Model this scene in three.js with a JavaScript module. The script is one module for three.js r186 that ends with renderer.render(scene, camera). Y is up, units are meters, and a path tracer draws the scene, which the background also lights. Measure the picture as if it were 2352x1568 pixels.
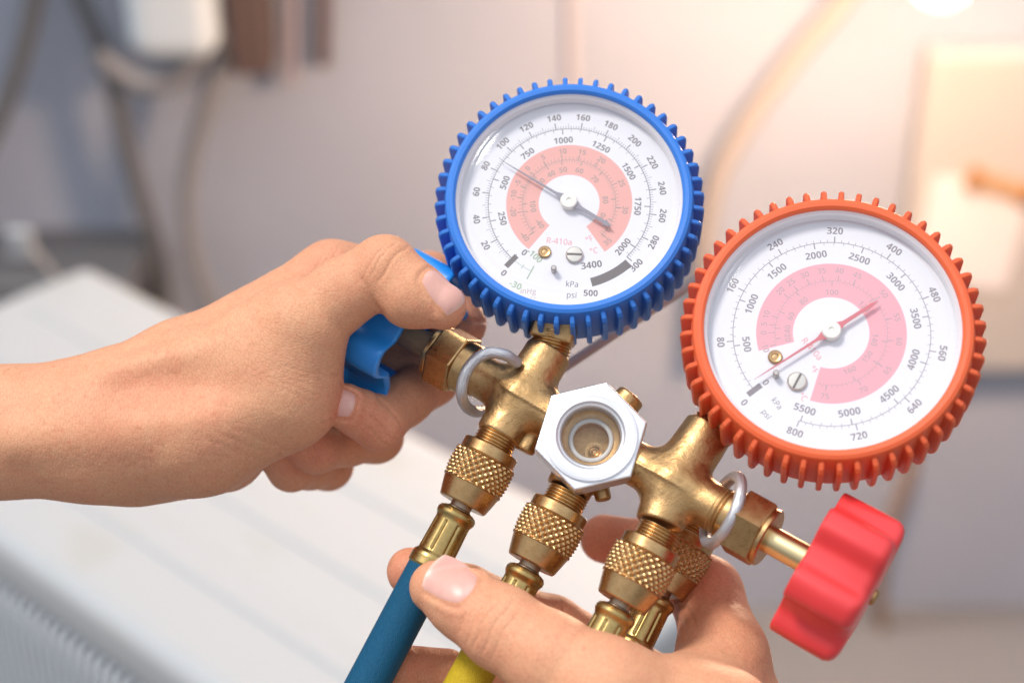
import * as THREE from 'three';
import { mergeGeometries, mergeVertices, toCreasedNormals } from 'three/addons/utils/BufferGeometryUtils.js';
import { RoundedBoxGeometry } from 'three/addons/geometries/RoundedBoxGeometry.js';

// ---------------------------------------------------------------- camera, sky, sun, exposure
const scene = new THREE.Scene();
const V = (x, y, z) => new THREE.Vector3(x, y, z);
const PITCH = THREE.MathUtils.degToRad(30), CAM = V(0, 1.7, 0);
const camera = new THREE.PerspectiveCamera(2 * Math.atan(102 / 500) * 180 / Math.PI, 1024 / 682, 0.02, 60);
camera.position.copy(CAM); camera.rotation.x = -PITCH;
camera.focus = 0.497; camera.userData.fStop = 6.0;
scene.add(camera);

const SW = 256, SH = 128, skyData = new Float32Array(SW * SH * 4);
for (let j = 0; j < SH; j++) {
  const el = ((j + 0.5) / SH - 0.5) * Math.PI, s = Math.sin(el);
  for (let i = 0; i < SW; i++) {
    const az = (i + 0.5) / SW * 2 * Math.PI, cl = 1 + 0.10 * Math.sin(az * 3 + 4 * s) * Math.cos(5 * s + az) + 0.07 * Math.sin(az * 5 + 9 * s);
    const L = s > 0 ? (0.22 + 0.72 * Math.pow(s, 0.9)) * cl : 0.10, o = (j * SW + i) * 4;
    skyData[o] = L * (s > 0 ? 0.92 : 1); skyData[o + 1] = L * (s > 0 ? 0.99 : 0.95); skyData[o + 2] = L * (s > 0 ? 1.12 : 0.93); skyData[o + 3] = 1;
  }
}
const sky = new THREE.DataTexture(skyData, SW, SH, THREE.RGBAFormat, THREE.FloatType);
sky.mapping = THREE.EquirectangularReflectionMapping; sky.magFilter = THREE.LinearFilter; sky.needsUpdate = true;
scene.background = sky; scene.environment = sky;

const sun = new THREE.DirectionalLight(new THREE.Color(1, 0.96, 0.91), 1.9);
sun.position.copy(CAM).add(V(-1.6, 3.2, -0.3)); sun.target.position.copy(CAM).add(V(0, -0.3, -0.5));
sun.castShadow = true; sun.shadow.radius = 26; sun.shadow.mapSize.set(2048, 2048);
Object.assign(sun.shadow.camera, { left: -2.5, right: 2.5, top: 2.5, bottom: -2.5, near: 0.1, far: 9 });
scene.add(sun, sun.target);

const renderer = new THREE.WebGLRenderer({ antialias: true });
renderer.toneMapping = THREE.LinearToneMapping; renderer.toneMappingExposure = 1.30;
renderer.shadowMap.enabled = true;

// ---------------------------------------------------------------- helpers
let seed = 7;
const rnd = () => { seed = (seed * 1664525 + 1013904223) >>> 0; return seed / 4294967296; };
const clamp = (x, a = 0, b = 1) => Math.min(b, Math.max(a, x));
const sstep = (a, b, x) => { const t = clamp((x - a) / (b - a)); return t * t * (3 - 2 * t); };
const hash3 = (x, y, z) => { let h = (x * 374761393 + y * 668265263 + z * 2147483647) | 0; h = Math.imul(h ^ (h >>> 13), 1274126177); return ((h ^ (h >>> 16)) >>> 0) / 4294967296; };
function noise3(x, y, z) {
  const xi = Math.floor(x), yi = Math.floor(y), zi = Math.floor(z), f = (t) => t * t * (3 - 2 * t), u = f(x - xi), v = f(y - yi), w = f(z - zi), m = (a, b, t) => a + (b - a) * t;
  return m(m(m(hash3(xi, yi, zi), hash3(xi + 1, yi, zi), u), m(hash3(xi, yi + 1, zi), hash3(xi + 1, yi + 1, zi), u), v), m(m(hash3(xi, yi, zi + 1), hash3(xi + 1, yi, zi + 1), u), m(hash3(xi, yi + 1, zi + 1), hash3(xi + 1, yi + 1, zi + 1), u), v), w);
}
// work space: millimetres, x right, y up along the tilted view, z towards the viewer; the tool is held half a metre from the eye
const K = 0.1301, DIST = 500;
const U = (u, v, z = 0) => V((u - 1176) * K * (DIST - z) / DIST, (784 - v) * K * (DIST - z) / DIST, z);
const TILT = new THREE.Quaternion().setFromAxisAngle(V(1, 0, 0), -PITCH);
const world = (p) => V(p.x, p.y, p.z - DIST).multiplyScalar(0.001).applyQuaternion(TILT).add(CAM);
const frame = (P, y, zHint = V(0, 0, 1)) => {           // local y along the axis, local z near the hint
  const Y = y.clone().normalize(), X = Y.clone().cross(zHint).normalize(), Z = X.clone().cross(Y);
  return new THREE.Matrix4().makeBasis(X, Y, Z).setPosition(P);
};
const used = new Map(), bases = new Map();
const numbered = (n) => { const k = used.get(n) ?? 0; used.set(n, k + 1); return k ? `${n}_${String(k).padStart(3, '0')}` : n; };
function thing(name, label, category, base, group) {
  const o = new THREE.Group(); o.name = numbered(name); o.position.copy(world(base)); o.quaternion.copy(TILT);
  o.userData = { label, category }; if (group) o.userData.group = group;
  bases.set(o, base); scene.add(o); return o;
}
const rootOf = (o) => { while (!bases.has(o)) o = o.parent; return o; };
function sub(parent, name, label) { const g = new THREE.Group(); g.name = name; if (label) g.userData.label = label; parent.add(g); return g; }
function part(parent, name, geo, mat, F, label) {        // geo in mm, F places it in the work space; baked to metres round the thing's base
  const b = bases.get(rootOf(parent));
  if (F) geo.applyMatrix4(F);
  geo.translate(-b.x, -b.y, -b.z).scale(0.001, 0.001, 0.001);
  const m = new THREE.Mesh(geo, mat); m.name = name; m.castShadow = m.receiveShadow = true; if (label) m.userData.label = label;
  parent.add(m); return m;
}
function placed(parent, name, geo, mat, F) {             // shares geometry between alike pieces
  const b = bases.get(rootOf(parent)), m = new THREE.Mesh(geo, mat);
  m.name = name; m.castShadow = m.receiveShadow = true;
  new THREE.Matrix4().makeScale(0.001, 0.001, 0.001).multiply(new THREE.Matrix4().makeTranslation(-b.x, -b.y, -b.z)).multiply(F).decompose(m.position, m.quaternion, m.scale);
  parent.add(m); return m;
}
// things that stand in the yard, in metres and world axes
function yardThing(name, label, category, base, group) {
  const o = new THREE.Group(); o.name = numbered(name); o.position.copy(base); o.userData = { label, category }; if (group) o.userData.group = group;
  scene.add(o); return o;
}
function yardPart(parent, name, geo, mat) { const m = new THREE.Mesh(geo, mat); m.name = name; m.castShadow = m.receiveShadow = true; parent.add(m); return m; }
function structure(name, geo, mat) { const m = new THREE.Mesh(geo, mat); m.name = name; m.userData.kind = 'structure'; m.castShadow = m.receiveShadow = true; scene.add(m); return m; }

// surface of revolution about local y: profile [[radius, y], ...], optional relief(theta, y, r)
function revolve(profile, seg = 64, relief, crease = 0.6) {
  const pos = [], uv = [], idx = [], n = profile.length; let s = 0;
  for (let j = 0; j < n; j++) {
    if (j) s += Math.hypot(profile[j][0] - profile[j - 1][0], profile[j][1] - profile[j - 1][1]);
    for (let i = 0; i <= seg; i++) {
      const th = i / seg * 2 * Math.PI, [r0, y] = profile[j], r = Math.max(0, r0 + (relief && r0 > 0 ? relief(i === seg ? 0 : th, y, r0) : 0));
      pos.push(r * Math.sin(th), y, r * Math.cos(th)); uv.push(i / seg * 4, s / 10);
    }
  }
  for (let j = 0; j < n - 1; j++) for (let i = 0; i < seg; i++) { const a = j * (seg + 1) + i, b = a + seg + 1; idx.push(a, b, a + 1, b, b + 1, a + 1); }
  const g = new THREE.BufferGeometry(); g.setAttribute('position', new THREE.Float32BufferAttribute(pos, 3)); g.setAttribute('uv', new THREE.Float32BufferAttribute(uv, 2)); g.setIndex(idx);
  return toCreasedNormals(g, crease);
}
const dense = (pts, step) => { const out = []; for (let i = 0; i < pts.length - 1; i++) { const [a, b] = [pts[i], pts[i + 1]], n = Math.max(1, Math.ceil(Math.hypot(b[0] - a[0], b[1] - a[1]) / step)); for (let k = 0; k < n; k++) out.push([a[0] + (b[0] - a[0]) * k / n, a[1] + (b[1] - a[1]) * k / n]); } out.push(pts.at(-1)); return out; };

// ---- signed distances and a surface-net mesher
const rc = (a, b, r1, r2) => ({ a, b, r1, r2: r2 ?? r1 });
function dCone(p, c) {                                   // tapered capsule
  const bx = c.b.x - c.a.x, by = c.b.y - c.a.y, bz = c.b.z - c.a.z, px = p.x - c.a.x, py = p.y - c.a.y, pz = p.z - c.a.z;
  const t = clamp((px * bx + py * by + pz * bz) / (bx * bx + by * by + bz * bz + 1e-9)), e = t;
  return Math.hypot(px - bx * t, py - by * t, pz - bz * t) - (c.r1 + (c.r2 - c.r1) * e);
}
function dCyl(p, c) {                                    // cylinder or cone with flat, slightly rounded ends
  const bx = c.b.x - c.a.x, by = c.b.y - c.a.y, bz = c.b.z - c.a.z, L = Math.hypot(bx, by, bz), px = p.x - c.a.x, py = p.y - c.a.y, pz = p.z - c.a.z;
  const h = (px * bx + py * by + pz * bz) / L, q = Math.sqrt(Math.max(0, px * px + py * py + pz * pz - h * h)), r = c.r1 + (c.r2 - c.r1) * clamp(h / L), R = 0.9;
  const dx = q - r + R, dy = Math.abs(h - L / 2) - L / 2 + R;
  return Math.min(Math.max(dx, dy), 0) + Math.hypot(Math.max(dx, 0), Math.max(dy, 0)) - R;
}
const smin = (a, b, k) => { const h = Math.max(k - Math.abs(a - b), 0) / k; return Math.min(a, b) - h * h * k * 0.25; };
const smax = (a, b, k) => -smin(-a, -b, k);
function surface(sdf, lo, hi, cell) {
  const nx = Math.ceil((hi.x - lo.x) / cell) + 1, ny = Math.ceil((hi.y - lo.y) / cell) + 1, nz = Math.ceil((hi.z - lo.z) / cell) + 1, B = 8;
  const f = new Float32Array(nx * ny * nz), at = (i, j, k) => (k * ny + j) * nx + i, p = V(), half = B * cell * 0.5 * 1.74 + cell * 2;
  for (let k0 = 0; k0 < nz; k0 += B) for (let j0 = 0; j0 < ny; j0 += B) for (let i0 = 0; i0 < nx; i0 += B) {
    p.set(lo.x + (i0 + B / 2) * cell, lo.y + (j0 + B / 2) * cell, lo.z + (k0 + B / 2) * cell);
    const d = sdf(p), skip = Math.abs(d) > half + 3;
    for (let k = k0; k < Math.min(k0 + B, nz); k++) for (let j = j0; j < Math.min(j0 + B, ny); j++) for (let i = i0; i < Math.min(i0 + B, nx); i++)
      f[at(i, j, k)] = skip ? d : sdf(p.set(lo.x + i * cell, lo.y + j * cell, lo.z + k * cell));
  }
  const id = new Int32Array(nx * ny * nz).fill(-1), pos = [], idx = [];
  for (let k = 0; k < nz - 1; k++) for (let j = 0; j < ny - 1; j++) for (let i = 0; i < nx - 1; i++) {
    const c = [f[at(i, j, k)], f[at(i + 1, j, k)], f[at(i, j + 1, k)], f[at(i + 1, j + 1, k)], f[at(i, j, k + 1)], f[at(i + 1, j, k + 1)], f[at(i, j + 1, k + 1)], f[at(i + 1, j + 1, k + 1)]];
    let neg = 0; for (const x of c) if (x < 0) neg++;
    if (!neg || neg === 8) continue;
    let x = 0, y = 0, z = 0, n = 0;
    for (let a = 0; a < 8; a++) for (const bit of [1, 2, 4]) { const b = a | bit; if (b === a || (c[a] < 0) === (c[b] < 0)) continue; const t = c[a] / (c[a] - c[b]); x += (a & 1) + (bit === 1 ? t : 0); y += ((a >> 1) & 1) + (bit === 2 ? t : 0); z += ((a >> 2) & 1) + (bit === 4 ? t : 0); n++; }
    id[at(i, j, k)] = pos.length / 3; pos.push(lo.x + (i + x / n) * cell, lo.y + (j + y / n) * cell, lo.z + (k + z / n) * cell);
  }
  const quad = (a, b, c, d, flip) => { if (a < 0 || b < 0 || c < 0 || d < 0) return; flip ? idx.push(a, c, b, a, d, c) : idx.push(a, b, c, a, c, d); };
  for (let k = 1; k < nz - 1; k++) for (let j = 1; j < ny - 1; j++) for (let i = 1; i < nx - 1; i++) {
    const s = f[at(i, j, k)] < 0;
    if (s !== f[at(i + 1, j, k)] < 0) quad(id[at(i, j - 1, k - 1)], id[at(i, j, k - 1)], id[at(i, j, k)], id[at(i, j - 1, k)], !s);
    if (s !== f[at(i, j + 1, k)] < 0) quad(id[at(i - 1, j, k - 1)], id[at(i - 1, j, k)], id[at(i, j, k)], id[at(i, j, k - 1)], !s);
    if (s !== f[at(i, j, k + 1)] < 0) quad(id[at(i - 1, j - 1, k)], id[at(i, j - 1, k)], id[at(i, j, k)], id[at(i - 1, j, k)], !s);
  }
  const e = 0.3, nor = new Float32Array(pos.length), q = V();
  const grad = (x, y, z) => { const d0 = sdf(q.set(x + e, y, z)) - sdf(q.set(x - e, y, z)), d1 = sdf(q.set(x, y + e, z)) - sdf(q.set(x, y - e, z)), d2 = sdf(q.set(x, y, z + e)) - sdf(q.set(x, y, z - e)), l = Math.hypot(d0, d1, d2) || 1; return [d0 / l, d1 / l, d2 / l]; };
  for (let v = 0; v < pos.length; v += 3) {
    const g = grad(pos[v], pos[v + 1], pos[v + 2]), d = clamp(sdf(q.set(pos[v], pos[v + 1], pos[v + 2])), -cell, cell);
    pos[v] -= g[0] * d; pos[v + 1] -= g[1] * d; pos[v + 2] -= g[2] * d;
    nor[v] = g[0]; nor[v + 1] = g[1]; nor[v + 2] = g[2];
  }
  return { pos, nor, idx };
}
// uv per face: owner(p) names a frame, coords(owner, p, n) gives [u, v, wrap]
function withUv(s, owner, coords, color) {
  const P = [], N = [], T = [], C = [], I = [], seen = new Map(), q = V();
  const n = s.pos.length / 3, own = new Int16Array(n); for (let i = 0; i < n; i++) own[i] = owner(q.set(s.pos[3 * i], s.pos[3 * i + 1], s.pos[3 * i + 2]), s.nor[3 * i], s.nor[3 * i + 1], s.nor[3 * i + 2]);
  for (let t = 0; t < s.idx.length; t += 3) {
    const o = own[s.idx[t]], uv = []; let ref = null;
    for (let c = 0; c < 3; c++) { const i = s.idx[t + c], r = coords(o, q.set(s.pos[3 * i], s.pos[3 * i + 1], s.pos[3 * i + 2])); let turn = 0; if (r[2]) { if (ref === null) ref = r[1]; else if (r[1] - ref > r[2] / 2) turn = -1; else if (r[1] - ref < -r[2] / 2) turn = 1; } uv.push([r[0], r[1] + turn * r[2], turn]); }
    for (let c = 0; c < 3; c++) {
      const i = s.idx[t + c], key = (i * 64 + o) * 3 + uv[c][2] + 1; let v = seen.get(key);
      if (v === undefined) { v = P.length / 3; seen.set(key, v); P.push(s.pos[3 * i], s.pos[3 * i + 1], s.pos[3 * i + 2]); N.push(s.nor[3 * i], s.nor[3 * i + 1], s.nor[3 * i + 2]); T.push(uv[c][0], uv[c][1]); if (color) C.push(...color(q.set(s.pos[3 * i], s.pos[3 * i + 1], s.pos[3 * i + 2]))); }
      I.push(v);
    }
  }
  const g = new THREE.BufferGeometry();
  g.setAttribute('position', new THREE.Float32BufferAttribute(P, 3)); g.setAttribute('normal', new THREE.Float32BufferAttribute(N, 3)); g.setAttribute('uv', new THREE.Float32BufferAttribute(T, 2));
  if (color) g.setAttribute('color', new THREE.Float32BufferAttribute(C, 3));
  g.setIndex(I); return g;
}

// ---------------------------------------------------------------- textures and materials
function dataTex(n, fn, srgb, repeat = 1) {
  const d = new Uint8Array(n * n * 4);
  for (let j = 0; j < n; j++) for (let i = 0; i < n; i++) { const c = fn(i / n, j / n), o = (j * n + i) * 4; for (let k = 0; k < 3; k++) d[o + k] = clamp(Array.isArray(c) ? c[k] : c) * 255; d[o + 3] = 255; }
  const t = new THREE.DataTexture(d, n, n); t.wrapS = t.wrapT = THREE.RepeatWrapping; t.magFilter = t.minFilter = THREE.LinearFilter; if (srgb) t.colorSpace = THREE.SRGBColorSpace; t.repeat.set(repeat, repeat); t.needsUpdate = true; return t;
}
const tileNoise = (x, y, n, s = 0) => { const xi = Math.floor(x * n), yi = Math.floor(y * n), f = (t) => t * t * (3 - 2 * t), u = f(x * n - xi), v = f(y * n - yi), h = (a, b) => hash3((a % n + n) % n, (b % n + n) % n, s), m = (a, b, t) => a + (b - a) * t; return m(m(h(xi, yi), h(xi + 1, yi), u), m(h(xi, yi + 1), h(xi + 1, yi + 1), u), v); };
function cells(x, y, nx, ny, s) {                        // tiling cell pattern: distance between the two nearest seeds
  const X = x * nx, Y = y * ny, xi = Math.floor(X), yi = Math.floor(Y); let a = 9, b = 9;
  for (let j = -1; j <= 1; j++) for (let i = -1; i <= 1; i++) { const cx = ((xi + i) % nx + nx) % nx, cy = ((yi + j) % ny + ny) % ny, dx = xi + i + hash3(cx, cy, s) - X, dy = yi + j + hash3(cx, cy, s + 5) - Y, d = Math.hypot(dx, dy); if (d < a) { b = a; a = d; } else if (d < b) b = d; }
  return b - a;
}
const skinBump = dataTex(512, (x, y) => { const wx = x + 0.012 * (tileNoise(x, y, 9, 3) - 0.5), wy = y + 0.02 * (tileNoise(x, y, 7, 4) - 0.5); return 0.15 + 0.5 * sstep(0, 0.32, cells(((wx % 1) + 1) % 1, ((wy % 1) + 1) % 1, 26, 13, 1)) + 0.22 * sstep(0, 0.4, cells(x, y, 44, 36, 2)) + 0.13 * tileNoise(x, y, 60, 6); });
const skinTone = dataTex(512, (x, y) => { const n = 0.30 + 0.22 * tileNoise(x, y, 27, 12) + 0.22 * tileNoise(x, y, 61, 13), m = 0.5, f = 0.06 * (1 - sstep(0, 0.22, cells(x, y, 60, 30, 15))), sp = 0.05 * sstep(0.80, 0.92, tileNoise(x, y, 70, 18)); return [0.955 - f + 0.04 * n - 0.4 * sp, 0.84 - f + 0.15 * n + 0.03 * m - sp, 0.82 - f + 0.15 * n - 0.02 * m - sp]; }, true, 0.4);
const skinRough = dataTex(256, (x, y) => 0.78 + 0.22 * tileNoise(x, y, 23, 21) * tileNoise(x, y, 70, 22));
const skin = new THREE.MeshPhysicalMaterial({ color: new THREE.Color().setRGB(0.82, 0.45, 0.285), vertexColors: true, map: skinTone, bumpMap: skinBump, bumpScale: 0.00009, roughness: 0.60, roughnessMap: skinRough, specularIntensity: 0.32, sheen: 0.12, sheenColor: new THREE.Color(1, 0.55, 0.4), sheenRoughness: 0.5 });
const nailMat = new THREE.MeshPhysicalMaterial({ color: new THREE.Color().setRGB(0.74, 0.40, 0.325), roughness: 0.36, specularIntensity: 0.8, clearcoat: 0.15, clearcoatRoughness: 0.35, vertexColors: true });
const scuff = dataTex(512, (x, y) => 0.55 * tileNoise(x, y, 90, 31) + 0.25 * tileNoise(x, y, 24, 32) + 0.2 * sstep(0.5, 0.72, tileNoise(x, y, 150, 33)));
const brassTone = dataTex(512, (x, y) => { const n = 0.6 * tileNoise(x, y, 7, 41) + 0.4 * tileNoise(x, y, 29, 42), p = sstep(0.7, 0.86, tileNoise(x, y, 60, 43) * 0.6 + tileNoise(x, y, 18, 44) * 0.4); return [0.90 + 0.1 * n - 0.10 * p, 0.86 + 0.13 * n - 0.12 * p, 0.80 + 0.18 * n - 0.14 * p]; }, true);
const brassRough = dataTex(512, (x, y) => 0.62 + 0.38 * (0.5 * tileNoise(x, y, 16, 51) + 0.5 * tileNoise(x, y, 66, 52)));
const brass = new THREE.MeshPhysicalMaterial({ color: new THREE.Color().setRGB(0.61, 0.40, 0.195), metalness: 1, roughness: 0.52, map: brassTone, roughnessMap: brassRough, bumpMap: scuff, bumpScale: 0.00006 });
const brassTurned = new THREE.MeshPhysicalMaterial({ color: new THREE.Color().setRGB(0.62, 0.41, 0.20), metalness: 1, roughness: 0.38, map: brassTone, roughnessMap: brassRough });
const brassOlive = new THREE.MeshPhysicalMaterial({ color: new THREE.Color().setRGB(0.55, 0.41, 0.17), metalness: 1, roughness: 0.38, map: brassTone, roughnessMap: brassRough });
const dullSteel = new THREE.MeshPhysicalMaterial({ color: new THREE.Color().setRGB(0.50, 0.42, 0.34), metalness: 1, roughness: 0.42, map: brassTone });
const aluminium = new THREE.MeshPhysicalMaterial({ color: new THREE.Color().setRGB(0.76, 0.75, 0.76), metalness: 1, roughness: 0.42, bumpMap: dataTex(256, (x, y) => tileNoise(0.5, y, 120, 61)), bumpScale: 0.00004 });
const wireMat = new THREE.MeshPhysicalMaterial({ color: new THREE.Color().setRGB(0.60, 0.59, 0.60), metalness: 0.9, roughness: 0.52, bumpMap: dataTex(256, (x, y) => tileNoise(x, y, 40, 63)), bumpScale: 0.00012 });
const rubber = (r, g, b) => new THREE.MeshPhysicalMaterial({ color: new THREE.Color().setRGB(r, g, b), roughness: 0.42, specularIntensity: 0.8, bumpMap: scuff, bumpScale: 0.00005 });
const blueBoot = rubber(0.035, 0.20, 0.66), redBoot = rubber(0.84, 0.135, 0.042);
const blueKnob = new THREE.MeshPhysicalMaterial({ color: new THREE.Color().setRGB(0.02, 0.29, 0.82), roughness: 0.28, clearcoat: 0.3, clearcoatRoughness: 0.2 });
const redKnob = new THREE.MeshPhysicalMaterial({ color: new THREE.Color().setRGB(0.80, 0.045, 0.045), roughness: 0.32, clearcoat: 0.3, clearcoatRoughness: 0.25 });
const lensMat = new THREE.MeshPhysicalMaterial({ color: 0xffffff, transmission: 1, thickness: 0, roughness: 0.08, ior: 1.5 });
const clearRim = new THREE.MeshPhysicalMaterial({ color: new THREE.Color().setRGB(0.80, 0.78, 0.79), roughness: 0.22, clearcoat: 0.6, clearcoatRoughness: 0.1 });
const white = (r, g, b, rough = 0.5) => new THREE.MeshPhysicalMaterial({ color: new THREE.Color().setRGB(r, g, b), roughness: rough });
const hoseBump = dataTex(512, (x, y) => { const k = 0.5 + 0.5 * Math.sin((x * 14 + y * 10) * 2 * Math.PI), l = 0.5 + 0.5 * Math.sin((x * 14 - y * 10) * 2 * Math.PI); return 0.3 + 0.3 * k * l + 0.25 * tileNoise(x, y, 40, 71) + 0.15 * tileNoise(x, y, 120, 72); });
const hoseTone = dataTex(256, (x, y) => { const n = tileNoise(x, y, 30, 74) * 0.5 + tileNoise(x, y, 90, 75) * 0.5; return [0.86 + 0.14 * n, 0.86 + 0.14 * n, 0.87 + 0.13 * n]; }, true);
const hoseMat = (r, g, b) => new THREE.MeshPhysicalMaterial({ color: new THREE.Color().setRGB(r, g, b), map: hoseTone, roughness: 0.5, specularIntensity: 0.6, bumpMap: hoseBump, bumpScale: 0.0004 });

// ---------------------------------------------------------------- the yard behind: wall, ground, outdoor unit, cables, boxes
const ray = (u, v) => V((u - 1176) * K, (784 - v) * K, -DIST).applyQuaternion(TILT);
const onLevel = (u, v, h) => { const r = ray(u, v); return r.multiplyScalar(h / -r.y).add(CAM); };
const onWall = (u, v, w) => { const r = ray(u, v); return r.multiplyScalar(w / -r.z).add(CAM); };
const WALL = 2.1;
const plaster = dataTex(512, (x, y) => 0.55 * tileNoise(x, y, 12, 81) + 0.3 * tileNoise(x, y, 50, 82) + 0.15 * tileNoise(x, y, 160, 83), false, 2);
const plasterTone = dataTex(512, (x, y) => { const n = 0.6 * tileNoise(x, y, 6, 84) + 0.4 * tileNoise(x, y, 25, 85); return [0.9 + 0.1 * n, 0.9 + 0.1 * n, 0.9 + 0.1 * n]; }, true);
const wallMat = new THREE.MeshStandardMaterial({ color: new THREE.Color().setRGB(0.42, 0.445, 0.52), roughness: 0.9, map: plasterTone, bumpMap: plaster, bumpScale: 0.002 });
const wallGeo = new THREE.BoxGeometry(7, 3.6, 0.2); structure('wall', wallGeo, wallMat).position.set(0, 1.8, -WALL - 0.1);
const groundMat = new THREE.MeshStandardMaterial({ color: new THREE.Color().setRGB(0.22, 0.205, 0.20), roughness: 0.95, map: plasterTone, bumpMap: plaster, bumpScale: 0.003 });
const ground = structure('ground', new THREE.PlaneGeometry(30, 30), groundMat); ground.rotation.x = -Math.PI / 2;

{ // outdoor unit of the air conditioner
  const h = 0.75, A = onLevel(200, 600, h), d1 = onLevel(1000, 1010, h).sub(A).setY(0).normalize(), d2 = V(-d1.z, 0, d1.x); if (d2.z < 0) d2.negate();
  const W = onLevel(1660, 1340, h).sub(A).dot(d1), D = 0.315, H = 0.62, o = yardThing('air_conditioner_unit', 'white metal outdoor air conditioner unit standing under the hands', 'air conditioner', A.clone().addScaledVector(d1, W / 2).addScaledVector(d2, D / 2).setY(A.y - H));
  o.quaternion.setFromRotationMatrix(new THREE.Matrix4().makeBasis(d1, V(0, 1, 0), d1.clone().cross(V(0, 1, 0)).multiplyScalar(1)));
  const zs = V(0, 0, 1).applyQuaternion(o.quaternion).dot(d2) > 0 ? 1 : -1;
  const enamel = new THREE.MeshPhysicalMaterial({ color: new THREE.Color().setRGB(0.49, 0.50, 0.505), roughness: 0.5, map: dataTex(256, (x, y) => { const s = sstep(0.62, 0.8, tileNoise(x, y, 8, 91) * 0.7 + tileNoise(x, y, 40, 92) * 0.3); return [0.97 - 0.02 * s, 0.97 - 0.025 * s, 0.965 - 0.045 * s]; }, true), clearcoat: 0.2 });
  const fin = new THREE.MeshStandardMaterial({ color: new THREE.Color().setRGB(0.72, 0.75, 0.77), metalness: 0.1, roughness: 0.5 }), darkCoil = new THREE.MeshStandardMaterial({ color: new THREE.Color().setRGB(0.26, 0.28, 0.30), roughness: 0.7 });
  yardPart(o, 'cabinet', new RoundedBoxGeometry(W - 0.01, H - 0.06, D - 0.03, 3, 0.012), enamel).position.set(0, (H - 0.06) / 2 + 0.02, -zs * 0.012);
  yardPart(o, 'top_panel', new RoundedBoxGeometry(W, 0.05, D, 4, 0.016), enamel).position.set(0, H - 0.025, 0);
  for (const z of [-0.26, -0.02, 0.22]) yardPart(o, 'top_rib', new RoundedBoxGeometry(W * 0.9, 0.0028, D * 0.12, 3, 0.0013), enamel).position.set(0, H, z * D);
  yardPart(o, 'coil', new RoundedBoxGeometry(W - 0.06, H - 0.1, 0.01, 2, 0.003), darkCoil).position.set(0, H / 2 - 0.01, zs * (D / 2 - 0.022));
  for (const x of [-W * 0.38, W * 0.38]) yardPart(o, 'foot', new RoundedBoxGeometry(0.06, 0.05, D * 0.95, 2, 0.006), darkCoil).position.set(x, 0, 0);
  const bar = new THREE.TubeGeometry(new THREE.CatmullRomCurve3([V(0, H - 0.052, zs * (D / 2 - 0.022)), V(0, H - 0.06, zs * (D / 2 - 0.006)), V(0, H - 0.075, zs * (D / 2 - 0.001)), V(0, H - 0.14, zs * D / 2), V(0, 0.1, zs * D / 2)]), 24, 0.003, 5);
  for (let k = 0; k < (W - 0.06) / 0.011; k++) yardPart(o, 'grille_bar', bar, fin).position.set(-W / 2 + 0.03 + k * 0.011, 0, 0);
  for (const yy of [0.3, 0.42, 0.5]) { const r = yardPart(o, 'grille_rail', new THREE.CylinderGeometry(0.002, 0.002, W - 0.05, 6), fin); r.rotation.z = Math.PI / 2; r.position.set(0, yy, zs * (D / 2 - 0.003)); }
  const plinth = yardThing('concrete_block', 'grey concrete block carrying the white outdoor unit', 'block', o.position.clone().setY(0)); plinth.quaternion.copy(o.quaternion);
  yardPart(plinth, 'slab', new RoundedBoxGeometry(W, o.position.y - 0.027, D * 0.9, 2, 0.01), groundMat).position.set(0, (o.position.y - 0.027) / 2, 0);
}
function cable(label, pts, r, mat, w = WALL - 0.05, name = 'cable', group) {
  const p = pts.map(([u, v, ww]) => onWall(u, v, ww ?? w)), o = yardThing(name, label, name === 'cable' ? 'cable' : 'pipe', p.at(-1), group);
  yardPart(o, name === 'cable' ? 'sheath' : 'tube', new THREE.TubeGeometry(new THREE.CatmullRomCurve3(p.map((q) => q.sub(o.position))), 60, r, 10), mat);
  return o;
}
const greyCable = white(0.13, 0.128, 0.13, 0.6), brownCable = white(0.26, 0.17, 0.12, 0.6), paleCable = white(0.24, 0.23, 0.23, 0.6);
cable('dark grey cable bowing down the wall, outermost of the hanging cables', [[90, -120], [78, 0], [50, 120], [5, 250], [-60, 380], [-140, 480]], 0.0125, greyCable);
cable('grey cable running from the top beside the pale switch box and crossing the loop', [[140, -120], [185, 0], [232, 110], [265, 220], [292, 340], [328, 470], [362, 600], [380, 760]], 0.0115, greyCable);
cable('grey cable looped under the pale switch box', [[225, 120], [262, 160], [320, 190], [385, 188], [430, 160], [455, 120], [465, 60]], 0.0125, paleCable, WALL - 0.09);
cable('straight pale grey cable dropping from the corner of the pale switch box', [[520, 60], [502, 150], [472, 250], [440, 360], [428, 470], [440, 570], [475, 680], [520, 780]], 0.012, paleCable, WALL - 0.07);
cable('thick tan cable arching up the wall behind the two gauges', [[2000, -90], [1940, 0], [1850, 105], [1775, 200], [1705, 300], [1655, 395], [1628, 500], [1612, 640], [1600, 800]], 0.0125, white(0.38, 0.32, 0.28, 0.6));
cable('faint brown cable hanging behind the red valve knob', [[2085, 900], [2095, 1060], [2050, 1200], [2020, 1330], [2030, 1450], [2070, 1600], [2120, 1750]], 0.011, brownCable);
cable('thin straight upright conduit on the wall above the blue gauge', [[1312, -150], [1312, 0], [1313, 150], [1316, 400]], 0.008, white(0.46, 0.42, 0.44, 0.6), WALL - 0.004, 'conduit');
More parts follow.
